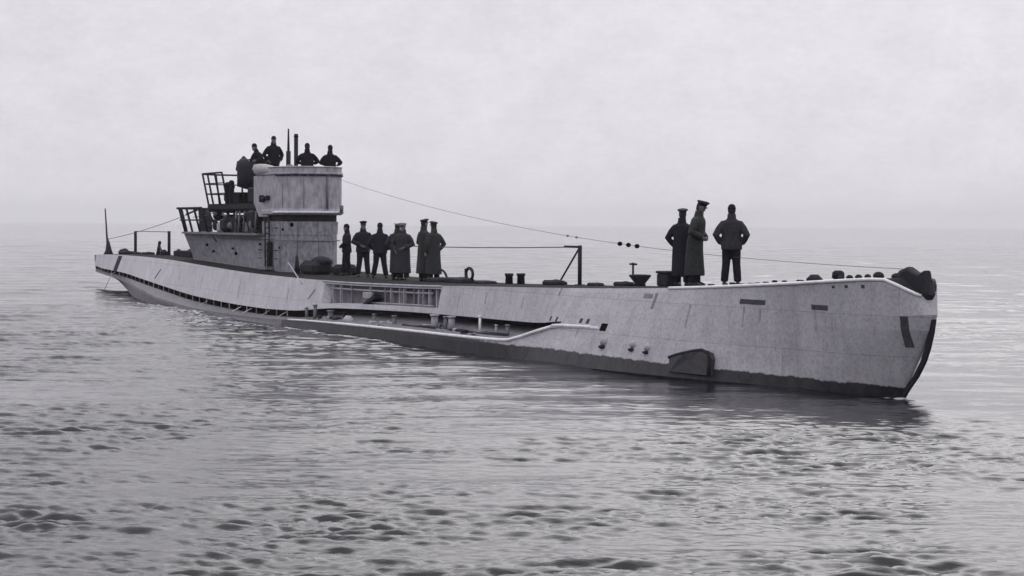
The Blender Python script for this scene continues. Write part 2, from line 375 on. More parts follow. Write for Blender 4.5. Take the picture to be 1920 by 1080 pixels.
lg = MB(); lg.tube([L(s, w2(s)+.015, z2(s)+.03) for s in np.arange(55.5, 57.3, .2)], .04, 6); lg.build('ledge_highlight', M_LIGHT, hull)  # highlight on the fairing ledge, painted as a pale tube
# plates dividing the flooding slots aft
for i, s in enumerate(np.arange(3.0, 37.0, 1.05)):
    if abs(s-8.2) < .4: continue
    z = z1(s); w = w1(s)
    b = MB(); b.box(L(s, w-.012, z-.1), (random.choice([.03, .04, .05]), .03, .19)); b.build('slot_divider', random.choice([M_MIDG, M_MIDG, M_GREY]), hull)
# dark pipe stripes and frames in the recessed casing side
for s in [40.3, 40.9, 41.8, 43.2, 44.3, 44.7, 45.3, 45.6, 46.3, 46.6, 46.9, 47.3, 47.8]:
    b = MB(); W = w1(s)-.20; b.box(L(s, W, (zd(s)+z1(s))/2+.03), (.05+.04*random.random(), .08, zd(s)-z1(s)-.28)); b.build('frame_rib', random.choice([M_MIDG, M_GREY, M_GREY]), hull)
b = MB(); b.tube([L(s, w1(s)-.20, zd(s)-.22) for s in np.arange(40, 48, .5)], .03, 6); b.build('pipe', M_GREY, hull)
b = MB(); b.tube([L(s, w1(s)-.12, z1(s)+.20) for s in np.arange(43.2, 48, .5)], .02, 6); b.build('pipe', M_GREY, hull)
b = MB(); b.box(L(43.4, w1(43.4)-.15, .98), (.9, .25, .10), rot('Y', R(-18))); b.build('stowed_bar', M_DARK, hull)
b = MB(); b.box(L(43.0, w1(43)-.2, 1.12), (.7, .12, .2), None, .03); b.build('stowed_plate', M_GREY, hull)
# fittings standing on the saddle tank
for s, hh, rr, mm in [(38.8, .35, .05, M_MIDG), (39.6, .45, .06, M_MIDG), (41.0, .3, .09, M_MIDG), (42.2, .28, .05, M_DARK), (44.6, .3, .05, M_MIDG), (46.1, .3, .06, M_MIDG), (48.9, .42, .10, M_GREY), (49.6, .40, .05, M_MIDG), (50.0, .42, .09, M_GREY), (51.7, .5, .035, M_LIGHT), (52.6, .3, .03, M_GREY), (53.2, .32, .05, M_MIDG)]:
    b = MB(); zz = z2(s)+.02; b.tube([L(s, w2(s)-.55, zz-.05), L(s, w2(s)-.55, zz+hh)], rr, 8); b.tube([L(s, w2(s)-.55, zz+hh-.03), L(s, w2(s)-.55, zz+hh+.02)], rr*1.35, 8); b.build('vent_pipe', mm, hull)
b = MB(); b.tube([L(s, w2(s)-.45, z2(s)+.09+.02*math.sin(s*3)) for s in np.arange(47, 53.6, .4)], .05, 8); b.build('tank_pipe', M_DARK, hull)
b = MB(); b.rings([L(42.9, 2.6, .28)+(.38, .14), L(42.9, 2.6, .42)+(.34, .12), L(42.9, 2.6, .52)+(.16, .06)], 12); b.build('tank_cover', M_GREY, hull)
for q in range(34):
    s = random.uniform(39, 53.2); lat = w2(s)-random.uniform(.15, .75); m_ = MB(); zb = z2(s)+.03
    if q % 3 == 0: m_.tube([L(s, lat, zb), L(s+random.uniform(.1, .5), lat+random.uniform(-.1, .1), zb+random.uniform(0, .16)), L(s+random.uniform(.5, 1), lat, zb)], random.uniform(.015, .035), 5); m_.build('tank_hose', random.choice([M_DARK, M_MIDG]), hull)
    else: m_.box(L(s, lat, zb+.03), (random.uniform(.08, .4), random.uniform(.06, .2), random.uniform(.05, .22)), rot('Z', random.uniform(-.3, .3)), .02); m_.build('tank_fitting', random.choice([M_DARK, M_MIDG, M_GREY]), hull)
# dark notches and ports cut in the casing
SEC = np.array([[tuple(q) for q in row] for row in secs])
def side_pt(s, z):
    zs = []; ws_ = []
    for q in ((0, 1, 3, 4, 5, 9, 10, 11) if s > 56 else (0, 1, 4, 5, 9, 10, 11)):
        zs.append(float(np.interp(s, SEC[:, q, 0], SEC[:, q, 2]))); ws_.append(float(np.interp(s, SEC[:, q, 0], SEC[:, q, 1])))
    return float(np.interp(z, zs[::-1], ws_[::-1]))
def patch(name, s, z, ds, dz, m, th=.02, skew=0, out=.004, label=None):
    nx, nz_ = max(2, int(ds/.15)), max(2, int(dz/.12)); V = []; F = []
    for side_ in (out, -.10):
        for a in range(nx+1):
            for c in range(nz_+1):
                zz = z-dz/2+dz*c/nz_; s_ = s-ds/2+ds*a/nx+skew*(2*c/nz_-1); V.append(L(s_, side_pt(s_, zz)+side_, zz))
    m1 = (nx+1)*(nz_+1); I = lambda a, c: a*(nz_+1)+c
    for a in range(nx):
        for c in range(nz_): F.append((I(a, c), I(a+1, c), I(a+1, c+1), I(a, c+1)))
    rim = [I(a, 0) for a in range(nx+1)]+[I(nx, c) for c in range(1, nz_+1)]+[I(a, nz_) for a in range(nx-1, -1, -1)]+[I(0, c) for c in range(nz_-1, 0, -1)]
    for q, e in zip(rim, rim[1:]+rim[:1]): F.append((q, e, e+m1, q+m1))
    b = MB(); b.add(V, F); return b.build(name, m, hull, label)
M_PORT = mat('dull_opening', (.05, .048, .055), .9, mott=.4, scale=12)
patch('flood_port', 62.65, 1.69, .80, .10, M_PORT); patch('flood_port', 64.75, 1.66, .5, .10, M_PORT)
patch('flood_port', 65.55, 2.10, .08, .06, M_PORT); patch('flood_port', 65.95, 2.11, .08, .07, M_PORT); patch('flood_port', 65.2, 2.08, .08, .05, M_PORT)
for s, z in [(55.0, 1.0), (55.4, 1.0), (56.55, 1.02), (56.85, 1.02)]: patch('flood_port', s, z, .12, .11, M_PORT)
patch('flood_port', 57.6, .92, .26, .17, M_BLACK)
patch('drain_stain', 54.9, 1.45, .09, .55, M_MIDG, out=.003); patch('drain_stain', 59.2, 1.58, .10, .35, M_MIDG, out=.003); patch('drain_stain', 58.9, 1.68, .35, .10, M_MIDG, out=.005)
for s, z, hh in ((62.4, 1.38, .45), (62.9, 1.42, .32), (64.6, 1.40, .4), (60.6, 1.3, .5), (56.6, .78, .25), (53.1, 1.3, .3), (51.0, 1.35, .3), (49.4, 1.2, .4), (36.4, .9, .5), (31.2, .9, .6), (26.0, 1.0, .5), (22.3, 1.2, .4)):
    patch('rust_run', s, z, random.uniform(.04, .07), hh, M_STAIN, out=.002)
patch('stern_stripe', 8.45, 1.35, .95, .72, M_DARK, skew=.28, out=.006, label='dark slanting band across the stern casing')
patch('hull_mark', 18.1, 1.12, .16, .42, M_DARK, skew=.35)
patch('hull_mark', 38.6, 1.0, .14, .34, M_MIDG, skew=.25)
# vertical hawse slot beside the stem and a dark bar painting in the stem's port-side shade
patch('hawse_slot', 66.70, 1.27, .13, .60, M_PORT, skew=.03, out=.012)
stem = MB(); prof = [(67.13, 1.52), (67.08, 1.25), (66.98, .95), (66.86, .7), (66.64, .4), (66.36, .12), (66.18, -.1), (65.6, -.9)]
stem.loft([[L(s+.02, .015, z), L(s+.02, -.05, z), L(s-.10, -.12, z), L(s-.10, .02, z)] for s, z in prof]); so_ = stem.build('stem_shade_bar', M_DARK, hull); fixn(so_)
# bow chock: dark fairlead casting that crowns the stem
ck = MB(); pr = [(66.05, 2.24), (66.2, 2.42), (66.45, 2.50), (66.62, 2.42), (66.85, 2.36), (66.98, 2.44), (67.05, 2.20), (67.16, 1.98), (67.08, 1.88), (66.95, 1.93), (66.6, 2.14), (66.4, 2.22)]
ck.loft([[L(66.7+(s-66.78)*k, lt, 2.2+(z-2.2)*k) for s, z in pr] for lt, k in ((-.13, .8), (-.08, .97), (0, 1.0), (.07, .97), (.11, .8))]); ck.build('bow_chock', M_DARK, sub)
ck = MB(); ck.ball(L(66.25, -.05, 2.36), (.16, .12, .11)); ck.ball(L(66.0, .0, 2.30), (.12, .12, .07)); ck.build('bow_roller', M_DARK, sub)
# rounded mooring gear along the foredeck edge
for s, r in [(65.6, .09), (65.25, .055), (64.95, .06), (64.65, .06), (64.35, .055)]:
    b = MB(); b.ball(L(s, .15, zd(s)+.08), (r*1.6, r, r)); b.build('deck_fitting', M_DARK, sub)
for s in np.arange(60.9, 64.0, .28):
    if random.random() < .25: continue
    hh = random.uniform(.03, .07); b = MB(); b.box(L(s+random.uniform(-.05, .05), wd(s)-.16, zd(s)+.02+hh/2), (random.uniform(.08, .2), .10, hh), None, .02); b.build('edge_cleat', M_DARK, sub)
b = MB(); b.rings([L(63.36, .1, zd(63.3))+(.17, .17), L(63.36, .1, 2.18)+(.17, .17), L(63.36, .1, 2.27)+(.08, .08)], 12); b.build('low_ventilator', M_DARK, sub)
b = MB(); b.rings([L(64.05, 0, 2.05)+(.10, .10), L(64.05, 0, 2.20)+(.09, .09), L(64.05, 0, 2.22)+(.13, .13), L(64.05, 0, 2.33)+(.12, .12), L(64.05, 0, 2.37)+(.07, .07)], 12); b.build('hooded_ventilator', M_DARK, sub)
# three sound domes low on the bow and the guard of the forward plane
for s, z, r, c in [(57.85, .60, .12, M_GREY), (58.96, .60, .10, M_GREY), (59.5, .57, .10, M_GREY)]:
    b = MB(); b.ball(L(s, side_pt(s, z)-.02, z), (r, r, r*.9), 16, 10); b.build('sound_dome', c, hull)
    b = MB(); b.ball(L(s, side_pt(s, z-.1)+.01, z-.11), (r*.9, r*.8, r*.4), 12, 6); b.build('dome_collar', M_DARK, hull)
g = MB(); pl = [(60.35, .40), (60.6, .46), (60.9, .52), (61.2, .58), (61.5, .62), (61.7, .57), (61.78, .45), (61.78, .1), (60.4, .1)]
sec_ = []
for f, k in ((-.25, 1.0), (.30, 1.0), (.38, .93)):
    sec_.append([L(61.15+(s-61.15)*k*.92, side_pt(s, max(z, .3))+f*.5*min(1, .35+(s-60.2)*.9), .3+(z-.3)*k) for s, z in pl])
g.loft(sec_); go = g.build('hydroplane_guard', mat('guard_steel', (.045, .043, .05), .6, mott=.4, scale=6), hull); fixn(go)
g = MB(); g.tube([L(61.15+(s-61.15)*.92, side_pt(s, max(z, .3))+.15*min(1, .35+(s-60.2)*.9), z+.01) for s, z in pl[:8]], .04, 6); g.build('guard_rim', M_DARK, go)
# ------------------------------------------------------------------ conning tower
def outline(sa, sf, ra, rf, wa, wf, n=14):
    """plan outline: rounded aft end radius ra at sa, rounded front ending at sf, half widths wa aft and wf forward"""
    P = []
    for i in range(n+1):
        th = math.pi/2-math.pi*i/n
        P.append((sf-rf+rf*math.cos(th), wf*math.sin(th)))
    for t in (.75, .5, .25): P.append((sa+(sf-rf-sa)*t, -(wa+(wf-wa)*min(1, t*1.4))))
    for i in range(n+1):
        th = -math.pi/2-math.pi*i/n
        P.append((sa+ra*math.cos(th), wa*math.sin(th)))
    for t in (.25, .5, .75): P.append((sa+(sf-rf-sa)*t, (wa+(wf-wa)*min(1, t*1.4))))
    return P
def ringz(P, z): return [L(a, b_, z) for a, b_ in P]
tm = MB()
tm.loft([ringz(outline(20.7, 33.0, .8, 1.25, .8, 1.06), 1.30), ringz(outline(20.6, 33.0, .95, 1.25, .95, 1.06), 2.0), ringz(outline(20.5, 33.0, 1.3, 1.25, 1.25, 1.06), 2.84)], smooth=False)
M_LOWER = mat('lower_tower_paint', (.205, .20, .225), .7, mott=.5, scale=7, bump=.3, stretch=(1, 1, .6)); tower = tm.build('conning_tower', M_LOWER, sub); fixn(tower)  # lower tower in a darker mottled grey
def trunk(zs):
    m_ = MB(); m_.loft([ringz(outline(a, f, r, rf, wa, wf), z) for (a, f, r, rf, wa, wf, z) in zs]); return m_
up = trunk([(30.1, 33.0, .9, 1.25, 1.06, 1.08, 2.85), (30.1, 33.0, .9, 1.25, 1.08, 1.11, 3.33)]); o = up.build('tower_trunk', M_LOWER, tower); fixn(o)
o = trunk([(30.1, 32.93, .9, 1.2, 1.03, 1.06, 3.33), (30.1, 32.93, .9, 1.2, 1.03, 1.06, 3.57)]).build('deflector_shade_ring', M_DARK, tower); fixn(o)  # dark ring painting in the shadow beneath the spray deflector
bw_ = [(30.3, 33.08, .9, 1.28, 1.17, 1.20, 3.56), (30.3, 33.14, .9, 1.34, 1.2, 1.26, 3.60), (30.3, 33.14, .9, 1.34, 1.2, 1.26, 3.70), (30.3, 33.1, .9, 1.3, 1.16, 1.22, 3.78), (30.3, 33.1, .9, 1.3, 1.16, 1.22, 4.25)]
o = trunk(bw_).build('spray_deflector', M_GREY, tower); fixn(o)
m_ = MB(); m_.tube([L(a*1.0005+.012, b_*1.012, 3.655) for a, b_ in outline(30.3, 33.14, .9, 1.34, 1.2, 1.26)[:17]], .04, 6); m_.build('deflector_lip', M_LIGHT, o)
# bridge bulwark: open tub with thickness
P0 = outline(30.3, 33.1, .9, 1.3, 1.16, 1.22)
def shell(P_out, zs, th=.05, open_aft=None):
    m_ = MB(); rows = []
    for z, k in zs: rows.append([L(31.7+(a-31.7)*k, b_*k, z) for a, b_ in P_out])
    inn = [[L(31.7+(a-31.7)*(k-th), b_*(k-th), z) for a, b_ in P_out] for z, k in reversed(zs)]
    m_.loft(rows+inn, caps=False); return m_
o = shell(P0, [(4.24, 1.0), (4.7, 1.0), (4.96, 1.0), (5.0, 1.04), (5.04, 1.04), (5.06, 1.0), (5.22, 1.0), (5.25, 1.03), (5.27, 1.0)]).build('bridge_bulwark', M_GREY, tower); fixn(o); bridge = o
fl = MB(); fl.loft([ringz([(31.7+(a-31.7)*.94, b_*.94) for a, b_ in P0], 4.2), ringz([(31.7+(a-31.7)*.94, b_*.94) for a, b_ in P0], 4.26)]); fl.build('bridge_floor', M_DECK, tower)
# slats of the upper wind deflector: small dark openings under the rim
for i in range(1, 14):
    a, b_ = P0[i]
    dr_ = Vector((a-31.8, b_, 0)).normalized()
    m_ = MB(); m_.box(L(a+dr_.x*.012, b_+dr_.y*.012, 4.95), (.05, .24, .05), rot('Z', math.atan2(-dr_.y, dr_.x))); m_.build('deflector_slat', M_DARK, bridge)
# plate seams and rubbing strips of the tower, each a raised band
PT = outline(30.3, 33.1, .9, 1.3, 1.16, 1.22); PL = outline(30.1, 33.0, .9, 1.25, 1.08, 1.11)
for PP, idx, za, zb in ((PT, 2, 3.8, 4.9), (PT, 5, 3.8, 4.9), (PT, 8, 3.8, 4.9), (PL, 1, 1.6, 3.3), (PL, 4, 1.6, 3.3), (PL, 7, 1.6, 3.3)):
    a, b_ = PP[idx]; m_ = MB(); m_.tube([L(a, b_, za), L(a, b_, zb)], .014, 5); m_.build('weld_seam', M_MIDG, tower)
for s, z, hh in ((30.9, 3.2, .35), (32.0, 4.5, .5), (28.0, 2.3, .5), (25.3, 2.2, .4)):
    y_ = 1.175 if z > 4 else (1.085 if s > 29.5 else 1.13)
    if s < 29: continue
    m_ = MB(); m_.box(L(s, y_+.002, z), (.05, .01, hh)); m_.build('rust_run', M_MIDG, tower)
m_ = MB(); m_.box(L(31.45, 1.19, 4.45), (.5, .03, .34), None, .01); m_.build('access_plate', M_GREY, bridge)
for s_, z_ in ((29.9, 2.0), (29.9, 2.3), (29.9, 3.0), (31.7, 2.0), (31.7, 2.3), (31.7, 3.1)):
    m_ = MB(); m_.tube([L(s_-.12, 1.09, z_), L(s_-.10, 1.16, z_), L(s_+.10, 1.16, z_), L(s_+.12, 1.09, z_)], .016, 5); m_.build('grab_rail', M_DARK, tower)
# portholes / rivet covers
for lat_s, lat, z, r in [(32.4, 1.10, 3.05, .07), (32.75, .7, 3.22, .07), (32.9, .45, 4.42, .05), (32.7, .9, 4.35, .03), (23.2, 1.12, 2.45, .08), (24.0, 1.12, 2.2, .06), (26.9, 1.13, 2.1, .07), (25.4, 1.13, 2.6, .05), (28.2, 1.13, 2.35, .05)]:
    pass
def tower_pt(s, z, aft=False):   # half width of the fairwater at s
    return 1.07 if s < 31.75 else 1.06*math.sqrt(max(0, 1-((s-31.75)/1.25)**2))
for s, z, r in [(32.55, 3.22, .075), (32.15, 3.05, .06), (31.9, 2.4, .05), (29.9, 2.5, .04), (23.4, 2.4, .06), (24.0, 2.15, .05), (27.0, 2.12, .06), (26.6, 2.3, .04), (32.6, 4.40, .05), (32.2, 4.55, .03), (32.4, 3.35, .03)]:
    hw = tower_pt(s, z)+(.08 if z > 4 else 0)
    if s < 30: hw = 1.14
    if s < 25 : hw = .98+(1.25-.98)*(z-2)/.84+ .09
    nrm = Vector((max(0, (s-31.75)/1.25), -1 if s < 31.75 else -hw/1.12, 0)).normalized()
    m_ = MB(); c = Vector(L(s, hw, z)); m_.tube([c-nrm*.05, c+nrm*.03], r, 12); m_.build('scuttle', M_BLACK, tower)
# horizontal weld seam / handrail round the tower
m_ = MB(); m_.tube([Vector(L(a+(.03 if a > 31.7 else 0), b_*1.03, 2.66)) for a, b_ in outline(24.5, 33.0, .9, 1.25, 1.16, 1.14)[:18]], .018, 6); m_.build('handrail', M_MIDG, tower)
m_ = MB(); m_.tube([L(s, 1.2, 2.72) for s in np.arange(24.5, 31.8, .5)], .02, 6); m_.build('handrail', M_MIDG, tower)
# ladder up the starboard side
m_ = MB()
for s in (30.75, 31.2): m_.tube([L(s, 1.2, 1.55), L(s, 1.22, 3.5)], .03, 6)
for z in np.arange(1.7, 3.5, .2): m_.tube([L(30.75, 1.2, z), L(31.2, 1.2, z)], .022, 6)
m_.box(L(30.98, 1.13, 2.1), (.42, .06, 1.0)); m_.build('ladder', M_DARK, tower)
m_ = MB(); m_.box(L(30.9, 1.25, 1.66), (.9, .28, .10)); m_.build('ladder_step', M_MIDG, tower)
# navigation lamp bracket on the bridge side
m_ = MB(); m_.box(L(30.45, 1.24, 4.14), (.22, .18, .26), None, .04); m_.tube([L(30.5, 1.26, 4.14), L(31.2, 1.3, 4.17)], .07, 8); m_.box(L(31.25, 1.28, 4.17), (.16, .14, .16), None, .03); m_.build('side_lamp', M_DARK, tower)
m_ = MB(); m_.tube([L(33.12, -.3, 3.75), L(33.14, -.3, 4.9)], .03, 6); m_.tube([L(33.0, -.85, 3.65), L(33.05, -.85, 3.9)], .07, 8); m_.build('front_conduit', M_MIDG, tower)
# pale rolled rim tub at the aft end of the bridge
m_ = MB(); sec_ = []
for q, tt in enumerate(np.linspace(0, 1, 9)):
    s = 29.75+tt*2.3; hh = .46*(1-.75*tt**2.5); bl = .25*tt**2
    sec_.append([L(s, 1.05-bl, 4.95), L(s, 1.16-bl, 4.96), L(s, 1.30-bl, 4.95+hh*.25), L(s-.05, 1.36-bl, 4.95+hh*.6+.02*math.sin(q*2)), L(s-.05, 1.30-bl, 4.95+hh*.95), L(s, 1.15-bl, 4.95+hh), L(s, 1.02-bl, 4.95+hh*.9)])
m_.loft(sec_, smooth=True); o = m_.build('rolled_rim', M_CANVAS, tower); fixn(o)
# aft side wall joining bridge and upper platform
m_ = MB(); m_.prism([L(29.3, 1.14, 4.98), L(30.9, 1.14, 4.98), L(30.9, 1.14, 3.5), L(29.9, 1.14, 3.5), L(29.3, 1.14, 4.0)], (0, .06, 0)); m_.build('side_wing', M_GREY, tower)
m_ = MB(); m_.prism([L(29.3, -1.14, 4.98), L(30.9, -1.14, 4.98), L(30.9, -1.14, 3.5), L(29.9, -1.14, 3.5), L(29.3, -1.14, 4.0)], (0, .06, 0)); m_.build('side_wing', M_GREY, tower)
# lower platform (winter garden)
LP = outline(20.55, 30.2, 1.36, .1, 1.36, 1.36)
lp = MB(); lp.loft([ringz(LP, 2.82), ringz(LP, 2.90)]); lower = lp.build('lower_platform', M_MIDG, tower); fixn(lower)
def railing(outl, z0, h, flare, nrails, parent, step, name_post='rail_post', thick=.038, m=M_DARK):
    outl = list(outl); cen = Vector((sum(a for a, b_ in outl)/len(outl), 0))
    cum = [0]
    for p, q in zip(outl, outl[1:]): cum.append(cum[-1]+math.dist(p, q))
    def pos(d):
        return np.interp(d, cum, [p[0] for p in outl]), np.interp(d, cum, [p[1] for p in outl])
    def outw(a, b_): 
        r_ = Vector((min(0, a-aftc), b_)); return r_.normalized() if r_.length > 0 else Vector((0, 1))
    aftc = min(p[0] for p in outl)+1.3
    for k in range(1, nrails+1):
        f = k/nrails; m_ = MB(); pts = []
        for d in np.linspace(0, cum[-1], 44):
            a, b_ = pos(d); o_ = outw(a, b_); pts.append(L(a+o_.x*flare*f, b_+o_.y*flare*f, z0+h*f))
        m_.tube(pts, thick*(.9 if k == nrails else .6), 6); m_.build('guard_rail', m, parent)
    n_ = int(cum[-1]/step)
    for i in range(n_+1):
        a, b_ = pos(cum[-1]*i/n_); o_ = outw(a, b_); m_ = MB()
        m_.tube([L(a, b_, z0-.02), L(a+o_.x*flare*.6, b_+o_.y*flare*.6, z0+h*.6), L(a+o_.x*flare, b_+o_.y*flare, z0+h)], thick, 6); m_.build(name_post, m, parent)
def aft_outline(sa, ra, w, sfront, n=18):
    P = [(sfront, -w)]
    for i in range(n+1):
        th = -math.pi/2-math.pi*i/n; P.append((sa+ra*math.cos(th), w*math.sin(th)))
    P.append((sfront, w)); return P
railing(aft_outline(20.6, 1.3, 1.3, 23.9), 2.9, .95, .26, 2, lower, 1.0, thick=.045)
# flared shield plates outboard of the lower rail corner
m_ = MB(); m_.prism([L(19.15, .0, 2.9), L(19.35, .0, 2.9), L(19.05, 0, 3.85), L(18.92, 0, 3.85)], (0, .5, 0)); m_.build('ensign_socket', M_DARK, lower)
m_ = MB(); m_.tube([L(18.9, .3, 3.80), L(17.3, .3, 3.62)], .035, 6); m_.build('rope_boom', M_DARK, lower)
# upper platform
UP = outline(23.75, 29.9, 1.22, .1, 1.22, 1.15)
u_ = MB(); u_.loft([ringz([(24.5+(a-24.5)*.9, b_*.85) for a, b_ in UP], 3.66), ringz([(24.5+(a-24.5)*.97, b_*.96) for a, b_ in UP], 3.74), ringz(UP, 3.80), ringz(UP, 4.0)]); upper = u_.build('upper_platform', M_DARK, tower); fixn(upper)
railing(aft_outline(23.8, 1.2, 1.2, 26.2), 4.0, 1.18, .24, 3, upper, .95)
# struts under the upper platform, and clutter below it
for lat in (-.95, .95):
    for a, b_ in ((22.9, 24.3), (25.5, 26.6), (28.2, 28.8)):
        m_ = MB(); m_.tube([L(a, lat*1.1, 3.75), L(b_, lat, 2.88)], .055, 8); m_.build('platform_strut', M_DARK, tower)
for s, lat, w_, z, h, mm, bv in [(23.6, .3, .9, 3.25, .7, M_DARK, .12), (25.6, 1.0, .8, 3.2, .6, M_DARK, .14), (27.0, .3, 1.6, 3.35, .85, M_DARK, .1), (29.0, 1.0, .8, 3.4, .7, M_DARK, .1), (24.6, .85, .55, 3.1, .45, M_GREY, .1), (26.3, .75, 1.2, 3.2, .75, M_DARK, .12), (28.2, .75, 1.3, 3.28, .85, M_MIDG, .1), (29.4, .7, .7, 3.15, .6, M_DARK, .1), (25.3, -.2, 1.1, 3.2, .7, M_DARK, .1)]:
    m_ = MB(); m_.box(L(s, lat, z), (w_, .5, h), None, bv); m_.build('ammunition_locker', mm, tower)
for s in (27.3, 27.9, 28.7, 29.3, 26.9):
    m_ = MB(); m_.tube([L(s, 1.12, 2.9), L(s+.25, 1.15, 3.7)], .04, 6); m_.build('stanchion', M_MIDG, tower)
random.seed(3)
for q in range(26):      # ropes, hoses and tarpaulins heaped under and around the upper platform
    s = random.uniform(23.4, 29.4); lat = random.uniform(.5, 1.15); z = random.uniform(3.0, 3.72)
    m_ = MB(); 
    if q % 2: m_.tube([L(s, lat, z), L(s+random.uniform(-.4, .5), lat+random.uniform(-.1, .1), z+random.uniform(-.5, .35)), L(s+random.uniform(-.2, .9), lat, z+random.uniform(-.6, .2))], random.uniform(.025, .06), 6)
    else: m_.ball(L(s, lat, z), (random.uniform(.12, .35), random.uniform(.08, .2), random.uniform(.1, .22)))
    m_.build('hose' if q % 2 else 'bundle', random.choice([M_DARK, M_DARK, M_MIDG, M_GREY]), tower)
for q in range(12):
    s = random.uniform(23.2, 27.8); lat = random.uniform(-.6, .9)
    m_ = MB(); m_.box(L(s, lat, 4.05+random.uniform(.1, .3)), (random.uniform(.15, .5), random.uniform(.15, .3), random.uniform(.2, .6)), rot('Z', random.uniform(0, 3)), .04); m_.build('ammunition_box', random.choice([M_DARK, M_DARK, M_MIDG]), upper)
# twin anti-aircraft gun on the upper platform
gun = empty('deck_gun', (0, 0, 0)); gun.parent = upper
def GP(name, mb, m): return mb.build(name, m, upper)
bpy.data.objects.remove(gun)
m_ = MB(); m_.rings([L(26.1, 0, 4.0)+(.45, .45), L(26.1, 0, 4.15)+(.3, .3), L(26.1, 0, 4.6)+(.22, .22), L(26.1, 0, 4.9)+(.28, .28)], 14); gunb = m_.build('gun_mount', M_DARK, upper)
def lumpy(rs, n=16, amp=.06):
    mm = MB(); rr = []
    for q, (x, y, z, rx, ry) in enumerate(rs):
        rr.append([(x+rx*math.cos(t)*(1+amp*math.sin(3*t+q*1.7)+amp*.6*math.sin(5*t-q)), y+ry*math.sin(t)*(1+amp*math.sin(3*t+q*1.7)), z+amp*.6*math.sin(2*t+q)) for t in np.linspace(0, 6.2832, n+1)[:-1]])
    mm.loft(rr, smooth=True); return mm
lumpy([L(25.8, .05, z)+(a, b_) for z, a, b_ in ((4.58, .6, .35), (4.68, .95, .56), (5.1, 1.05, .60), (5.4, 1.05, .62), (5.62, 1.0, .58), (5.70, .8, .42))]).build('tarpaulin', M_DARK, gunb)
lumpy([L(24.7, .1, z)+(a, b_) for z, a, b_ in ((5.3, .4, .3), (5.6, .28, .26), (5.76, .2, .16), (5.84, .08, .06))]).build('tarpaulin', M_DARK, gunb)
for lat in (-.16, .16):
    m_ = MB(); m_.tube([L(26.6, lat, 5.5), L(27.6, lat, 5.66), L(28.1, lat, 5.70)], [.09, .06, .05], 8); m_.build('gun_barrel', M_DARK, gunb)
for s, lat, top in ((24.0, .55, 4.75), (25.2, .75, 4.8), (27.0, .4, 4.9), (23.5, .2, 4.7), (27.6, -.2, 4.85)):
    m_ = MB(); m_.box(L(s, lat, (top+4)/2), (.14, .16, top-4), None, .03); m_.ball(L(s, lat, top), (.12, .12, .12)); m_.build('gun_leg', M_DARK, gunb)
# raised masts
m_ = MB(); m_.tube([L(29.75, .0, 3.9), L(29.75, 0, 5.9)], .085, 10); m_.tube([L(29.75, 0, 5.9), L(29.75, 0, 6.72)], [.05, .03], 8); m_.tube([L(29.75, 0, 5.1), L(29.75, 0, 5.3)], .13, 10); m_.build('thin_periscope', M_DARK, tower)
m_ = MB(); m_.tube([L(30.6, 0, 3.9), L(30.6, 0, 6.38)], .075, 10); m_.tube([L(30.6, 0, 6.38), L(30.6, 0, 6.5)], [.09, .06], 10); m_.build('thick_periscope', M_DARK, tower)
m_ = MB(); m_.box(L(30.2, .1, 5.15), (.35, .3, .5), None, .08); m_.build('torpedo_sight', M_MIDG, tower)
# gear at the front foot of the tower
m_ = MB(); m_.box(L(34.3, .55, 1.73), (1.5, .75, .5), None, .15); m_.ball(L(34.6, .45, 1.95), (.55, .35, .2)); m_.build('compass_housing', M_DARK, sub)
m_ = MB(); m_.tube([L(33.5, .95, 1.5), L(33.45, .95, 2.15)], [.12, .04], 8); m_.build('mooring_post', M_DARK, sub)
m_ = MB(); m_.box(L(35.4, -.1, 1.68), (.6, .8, .4), None, .12); m_.build('ready_locker', M_DARK, sub)
m_ = MB(); m_.tube([L(35.3, 1.9, 1.95), L(37.6, 2.2, 1.30)], .022, 6); m_.build('boarding_spar', M_GREY, sub)
# ------------------------------------------------------------------ deck fittings
def upright(name, s, lat, h, r, m=M_DARK, brace=None):
    z = zd(s); m_ = MB(); m_.tube([L(s, lat, z), L(s, lat, z+h)], r, 8); m_.box(L(s, lat, z+.03), (.2, .2, .06))
    if brace: m_.tube([L(s, lat, z+h-.04), L(s+brace, lat, z+.03)], r*.45, 6); m_.box(L(s+brace, lat, z+.05), (.5, .3, .1), None, .03)
    return m_.build(name, m, sub)
upright('rail_stanchion', 52.76, 0, 1.06, .055, brace=-1.2)
upright('rail_stanchion', 7.6, 0, 1.10, .07); upright('rail_stanchion', 13.5, 0, 1.12, .07)
m_ = MB(); m_.tube([L(s, 0, 2.85+.0*s) for s in (7.6, 10.5, 13.5)], .018, 5); m_.build('lifeline', M_WIRE, sub)
m_ = MB(); m_.tube([L(s, -.2+.2*(s-36)/16.8, 2.62+.10*((s-44.4)/8.4)**2*.7-.04+.006*(s-44)) for s in np.linspace(36, 52.76, 20)], .016, 5); m_.build('lifeline', M_WIRE, sub)
m_ = MB(); m_.tube([L(51.9, 0, 2.70), L(52.8, 0, 2.70)], .03, 6); m_.build('lifeline_shackle', M_DARK, sub)
m_ = MB(); m_.tube([L(2.2, 0, 1.65), L(2.0, 0, 2.4), L(1.6, 0, 3.95)], [.06, .05, .03], 8); m_.tube([L(2.0, 0, 2.5), L(3.0, 0, 1.7)], .05, 6); m_.rings([L(2.3, 0, 1.66)+(.4, .25), L(2.3, 0, 1.85)+(.25, .15), L(2.2, 0, 2.3)+(.08, .08)], 10); m_.build('ensign_staff', M_DARK, sub)
